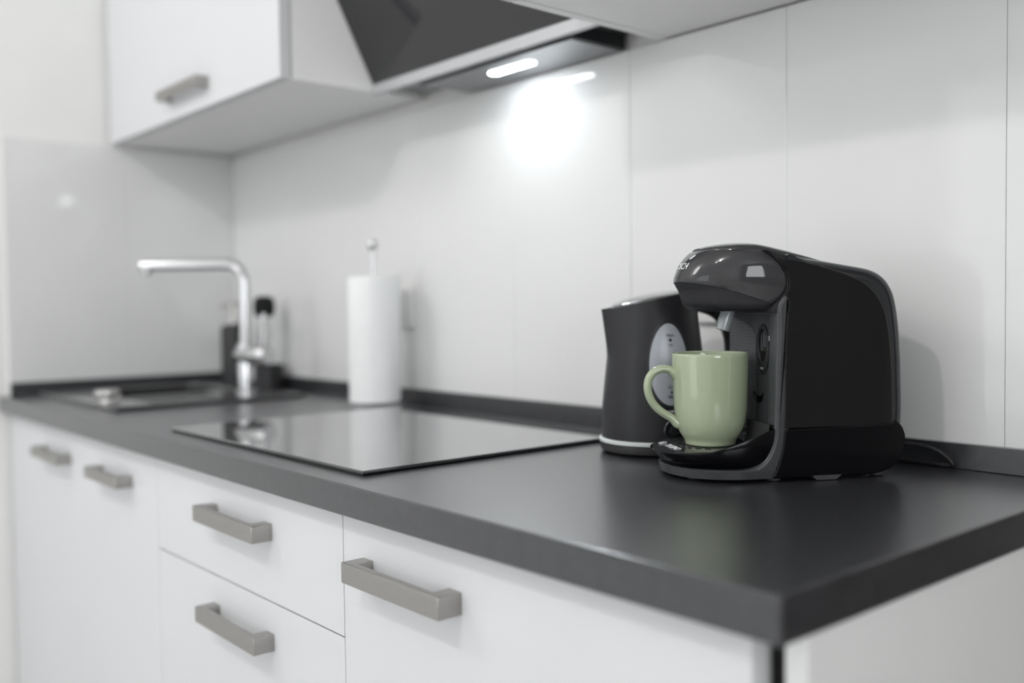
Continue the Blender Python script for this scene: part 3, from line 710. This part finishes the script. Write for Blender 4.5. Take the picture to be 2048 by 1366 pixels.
# drip tray: bowl with a rim that climbs towards the body
def rimz(x, y):
    if x > 0.118: return 0.0318 + (0.118-x)*0.02
    return 0.0318 + 0.000012*0 + (0.118-x)**1.25*0.62
xb = 0.034
TP = 2.55
tr = [plan(xb, 0.1310, 0.0660, 0.0140, p=TP), plan(xb, 0.1390, 0.0695, 0.0185, p=TP), plan(xb, 0.1460, 0.0720, 0.0250, p=TP), plan(xb, 0.1494, 0.0733, 0, p=TP, zf=lambda x, y: rimz(x, y)-0.001),
      plan(xb, 0.1491, 0.0730, 0, p=TP, zf=rimz), plan(xb, 0.1485, 0.0724, 0, p=TP, zf=rimz), plan(xb, 0.1480, 0.0718, 0, p=TP, zf=lambda x, y: rimz(x, y)-0.001), plan(xb, 0.1470, 0.0700, 0.0290, p=TP)]
dt = obj('drip_tray', loft(tr, True, True), 'piano2', cm, local=True, smooth=40)
# back wall of the bowl, a hollow scoop
def scoop(r, z0, z1, off):
    return [(0.0345 + off + 0.016*(y/0.066)**2, y, z) for y, z in [(r*k/12, z0 if False else z1) for k in range(-12, 13)]]
bw = loft([[(0.0335+o+0.003*abs(y/0.069)**3, y, z) for y in [0.0690*k/16 for k in range(-16, 17)]] for o, z in ((0.024, 0.031), (0.010, 0.0365), (0.004, 0.046), (0.002, 0.056), (0.001, 0.0635), (-0.004, 0.0640), (-0.010, 0.0600))], False, False, False)
obj('tray_back', bw, 'headgloss', dt, local=True, smooth=60)
# cup plate: flat, with the front lip folding down; slots around the cup
def platez(x): return 0.0350 if x < 0.113 else 0.0350-(x-0.113)*0.115
gp = [plan(xb+0.012, 0.1462, 0.0690, 0, p=TP, zf=lambda x, y: platez(x)-0.003), plan(xb+0.012, 0.1468, 0.0696, 0, p=TP, zf=lambda x, y: platez(x)-0.0006)]
g = loft(gp, True, False)
lastr = [v for v in g.verts][-41:]
bm2 = bmesh.new(); n = 41
V1 = [bm2.verts.new(p) for p in gp[0]]; V2 = [bm2.verts.new(p) for p in gp[1]]
g.free()
for i in range(n-1): bm2.faces.new((V1[i], V1[i+1], V2[i+1], V2[i]))
# fill the top as strips across y so that the fold is real
for i in range(n//2):
    a, b, c_, d_ = V2[i], V2[i+1], V2[n-2-i], V2[n-1-i]
    f = [a, b, c_, d_] if len({a, b, c_, d_}) == 4 else [a, b, d_]
    try: bm2.faces.new(f)
    except ValueError: pass
cupplate = obj('cup_plate', bm2, 'headgloss', dt, local=True, smooth=20)
for k in range(9):
    a = R(-64 + 16*k)
    x, y = 0.080 + 0.0405*cos(a), 0.0405*sin(a)
    if x > 0.114: z = platez(x)
    else: z = 0.0350
    obj('slot', loft([[(x + 0.0034*cos(t)*-sin(a) + 0.0014*sin(t)*cos(a), y + 0.0034*cos(t)*cos(a) + 0.0014*sin(t)*sin(a), zz) for t in [2*pi*i/12 for i in range(12)]] for zz in (z-0.001, z+0.00015)]), 'void', cupplate, local=True, smooth=0)
# lettering on the lip
bm = text_bm('TASSIMO', 0.0118, 0.0001, 0.84, 0.00005)
map_bm(bm, lambda a, b, c: (0.1285 - b, 0.004 + a, platez(0.1285-b) + 0.00015 + c))
obj('lettering', bm, 'whiteink', cupplate, local=True, smooth=0, label='white lettering on the front lip')
bm = bmesh.new()
ring = [(0.1285 + 0.0050*cos(2*pi*i/24), -0.031 + 0.0050*sin(2*pi*i/24)) for i in range(25)]
tube([(x, y, platez(x)+0.0004) for x, y in ring], 0.0003, 6, bm)
tube([(0.1255, -0.0330, platez(0.1255)+0.0005), (0.1285, -0.0300, platez(0.1285)+0.0005), (0.1315, -0.0325, platez(0.1315)+0.0005)], 0.0003, 6, bm)
obj('emblem', bm, 'whiteink', cupplate, local=True, smooth=0, label='small round white emblem')

# brewing head
XF = [(0.1930, 0.0980), (0.1950, 0.1040), (0.1990, 0.1095), (0.2040, 0.1115), (0.2090, 0.1128), (0.2150, 0.1150), (0.2178, 0.1165), (0.2225, 0.1195), (0.2266, 0.1212), (0.2310, 0.1208), (0.2382, 0.1180), (0.2450, 0.1150), (0.2528, 0.1095), (0.2580, 0.1045), (0.2615, 0.1000), (0.2640, 0.0930)]
def hw(z): return interp([(0.193, 0.060), (0.199, 0.064), (0.21, 0.0680), (0.2266, 0.0715), (0.245, 0.0700), (0.256, 0.0655), (0.2615, 0.0600), (0.264, 0.0540)], z)
HP = 2.15
def head_x(y, z, off=0.0):
    wd = hw(z); q = min(1.0, abs(y)/wd)
    return interp(XB, z) + (interp(XF, z)-interp(XB, z))*(1-q**HP)**(1/HP) + off
def split(x): return 0.2266 - max(0.0, 0.1212-x)*0.215 - max(0.0, 0.1212-x)**2*1.0   # seam between gloss cap and satin chin
def head_rings(zfun, ss, shrink=0.0):
    rings = []
    for s in ss:
        ring = []
        for i in range(61):
            t = -pi/2 + pi*i/60
            c, sn = cos(t), sin(t)
            z = zfun(0.08, s)
            for _ in range(4):
                wd = hw(z)-shrink
                x = interp(XB, z) + (interp(XF, z)-shrink-interp(XB, z))*abs(c)**(2/HP)
                z = zfun(x, s)
            ring.append((x, wd*math.copysign(abs(sn)**(2/HP), sn), z))
        rings.append(ring)
    return rings
up_ss = [0, 0.06, 0.15, 0.28, 0.42, 0.56, 0.70, 0.80, 0.88, 0.94, 0.975, 1.0]
cap = head_rings(lambda x, s: split(x) + s*(0.2640-split(x)), up_ss)
hcap = obj('head_cap', loft(cap, True, True), 'headgloss', cm, local=True, smooth=45)
dn = head_rings(lambda x, s: 0.1945 + s*(split(x)-0.0003-0.1945), [0, 0.05, 0.15, 0.3, 0.45, 0.6, 0.72, 0.78, 0.80, 0.9, 1.0], 0.0006)
obj('head_chin', loft(dn, True, True), 'satin', cm, local=True, smooth=45)
# cheeks that carry the head: fill between cap and flank, coloured black as the gap's shade
ck = [(0.0200, 0.190), (0.0345, 0.190)] + [(interp(XB, z)-0.0008, z) for z in [0.1955+0.0645*k/24 for k in range(25)]] + [(0.0300, 0.2570), (0.0100, 0.2525), (0.0000, 0.2495), (0.0000, 0.190)]
obj('cheek', puff(ck, [(-0.0725, 0.001), (-0.0715, 0), (0.0715, 0), (0.0725, 0.001)]), 'void', cm, local=True, smooth=30)
# top lid lying over head and body
def shell_top(x): return 0.2626 if x > 0.046 else (0.2560 + (x-0.020)*0.2538 if x > 0.020 else 0.2530 - 0.163*(0.0036-x))
ld = smooth_path([(0.0950, 0, 0.2655), (0.0800, 0, 0.2692), (0.0600, 0, 0.2715), (0.0380, 0, 0.2707), (0.0160, 0, 0.2665), (-0.0060, 0, 0.2605), (-0.0260, 0, 0.2540), (-0.0400, 0, 0.2480), (-0.0460, 0, 0.2450)], 4)
lb = []
for v in ld:
    f = 1.0 if v.x < 0.06 else math.sqrt(max(0.02, 1-((v.x-0.06)/0.0365)**2))
    zb = shell_top(v.x) - 0.0012
    lb.append([(v.x, -0.058*f*cos(pi*k/16), zb + max(0.0004, (v.z-zb))*sin(pi*k/16)**0.7) for k in range(17)])
obj('top_lid', loft(lb, True, True), 'headgloss', cm, local=True, smooth=50)
# word mark on the front of the cap
bm = text_bm('BOSCH', 0.0102, 0.0001, 1.02, 0.0001)
map_bm(bm, lambda a, b, c: (head_x(a, 0.2445+b, 0.0005+c), a, 0.2445+b))
obj('lettering', bm, 'whiteink', hcap, local=True, smooth=0, label='white lettering on the front')
# underside plate, nozzle
obj('head_underside', loft([plan(0.012, 0.0960, 0.056, 0.1950), plan(0.012, 0.0930, 0.054, 0.1928), plan(0.012, 0.080, 0.046, 0.1918)]), 'void', cm, local=True)
nz = tube([(0.0575, 0, 0.1945), (0.0577, 0, 0.1905), (0.0580, 0, 0.1895), (0.0590, 0, 0.1860), (0.0612, 0, 0.1800), (0.0640, 0, 0.1695)], [0.0088, 0.0088, 0.0081, 0.0084, 0.0086, 0.0076], 28)
obj('nozzle', nz, 'nozzle', cm, local=True, label='silver-grey coffee spout')
# mains cord
cmi = (Matrix.Translation((-0.297, -0.175, 0.0004)) @ Matrix.Rotation(R(240), 4, 'Z')).inverted()
cp_ = smooth_path([cmi @ Vector(p) for p in ((-0.222, -0.070, 0.024), (-0.212, -0.045, 0.028), (-0.192, -0.034, 0.0275), (-0.172, -0.029, 0.0235), (-0.158, -0.025, 0.0150), (-0.1515, -0.0225, 0.0060), (-0.158, -0.0205, 0.0042), (-0.200, -0.0205, 0.0042), (-0.300, -0.0215, 0.0042))], 6)
obj('power_cord', tube(cp_, 0.0026, 10), 'cable', cm, local=True)

# ------------------------------------------------------------------ mug
cmx = Matrix.Translation((-0.297, -0.175, 0)) @ Matrix.Rotation(R(240), 4, 'Z')
mc = cmx @ Vector((0.0802, 0.0, 0.0352))
mg = thing('mug', 'sage green glazed mug standing on the coffee machine tray', 'mug', mc, R(-127))
ZM = [(0.0008, 0.0), (0.0280, 0.0), (0.0296, 0.0010), (0.0298, 0.0030), (0.0302, 0.0055), (0.0325, 0.0088), (0.0352, 0.0130), (0.0380, 0.0185), (0.0402, 0.0250), (0.0416, 0.0330), (0.0427, 0.0450), (0.0435, 0.0600), (0.0442, 0.0780), (0.0447, 0.0930), (0.0449, 0.1040), (0.0449, 0.1066), (0.0444, 0.1079), (0.0434, 0.1084), (0.0424, 0.1079), (0.0419, 0.1065), (0.0417, 0.1000), (0.0410, 0.0700), (0.0395, 0.0400), (0.0360, 0.0220), (0.0280, 0.0110), (0.0150, 0.0070), (0.0008, 0.0062)]
obj('body', lathe(ZM, 72, (0, 0), True, True), 'cup', mg, local=True, smooth=60)
hpx = [(0.0370, 0.0790), (0.0430, 0.0850), (0.0500, 0.0893), (0.0590, 0.0898), (0.0680, 0.0855), (0.0735, 0.0770), (0.0745, 0.0660), (0.0710, 0.0540), (0.0640, 0.0440), (0.0545, 0.0365), (0.0475, 0.0325), (0.0430, 0.0288), (0.0392, 0.0250), (0.0335, 0.0235)]
hpth = smooth_path([(r, 0, z) for r, z in hpx], 5)
nn = len(hpth); rad = []
for i in range(nn):
    t = i/(nn-1)
    rad.append(0.0050 + 0.0030*max(0, 1-t/0.14) + 0.0016*max(0, 1-(1-t)/0.25))
obj('handle', tube(hpth, [r*1.35 for r in rad], 18, None, True, 0.72, None), 'cup', mg, local=True)
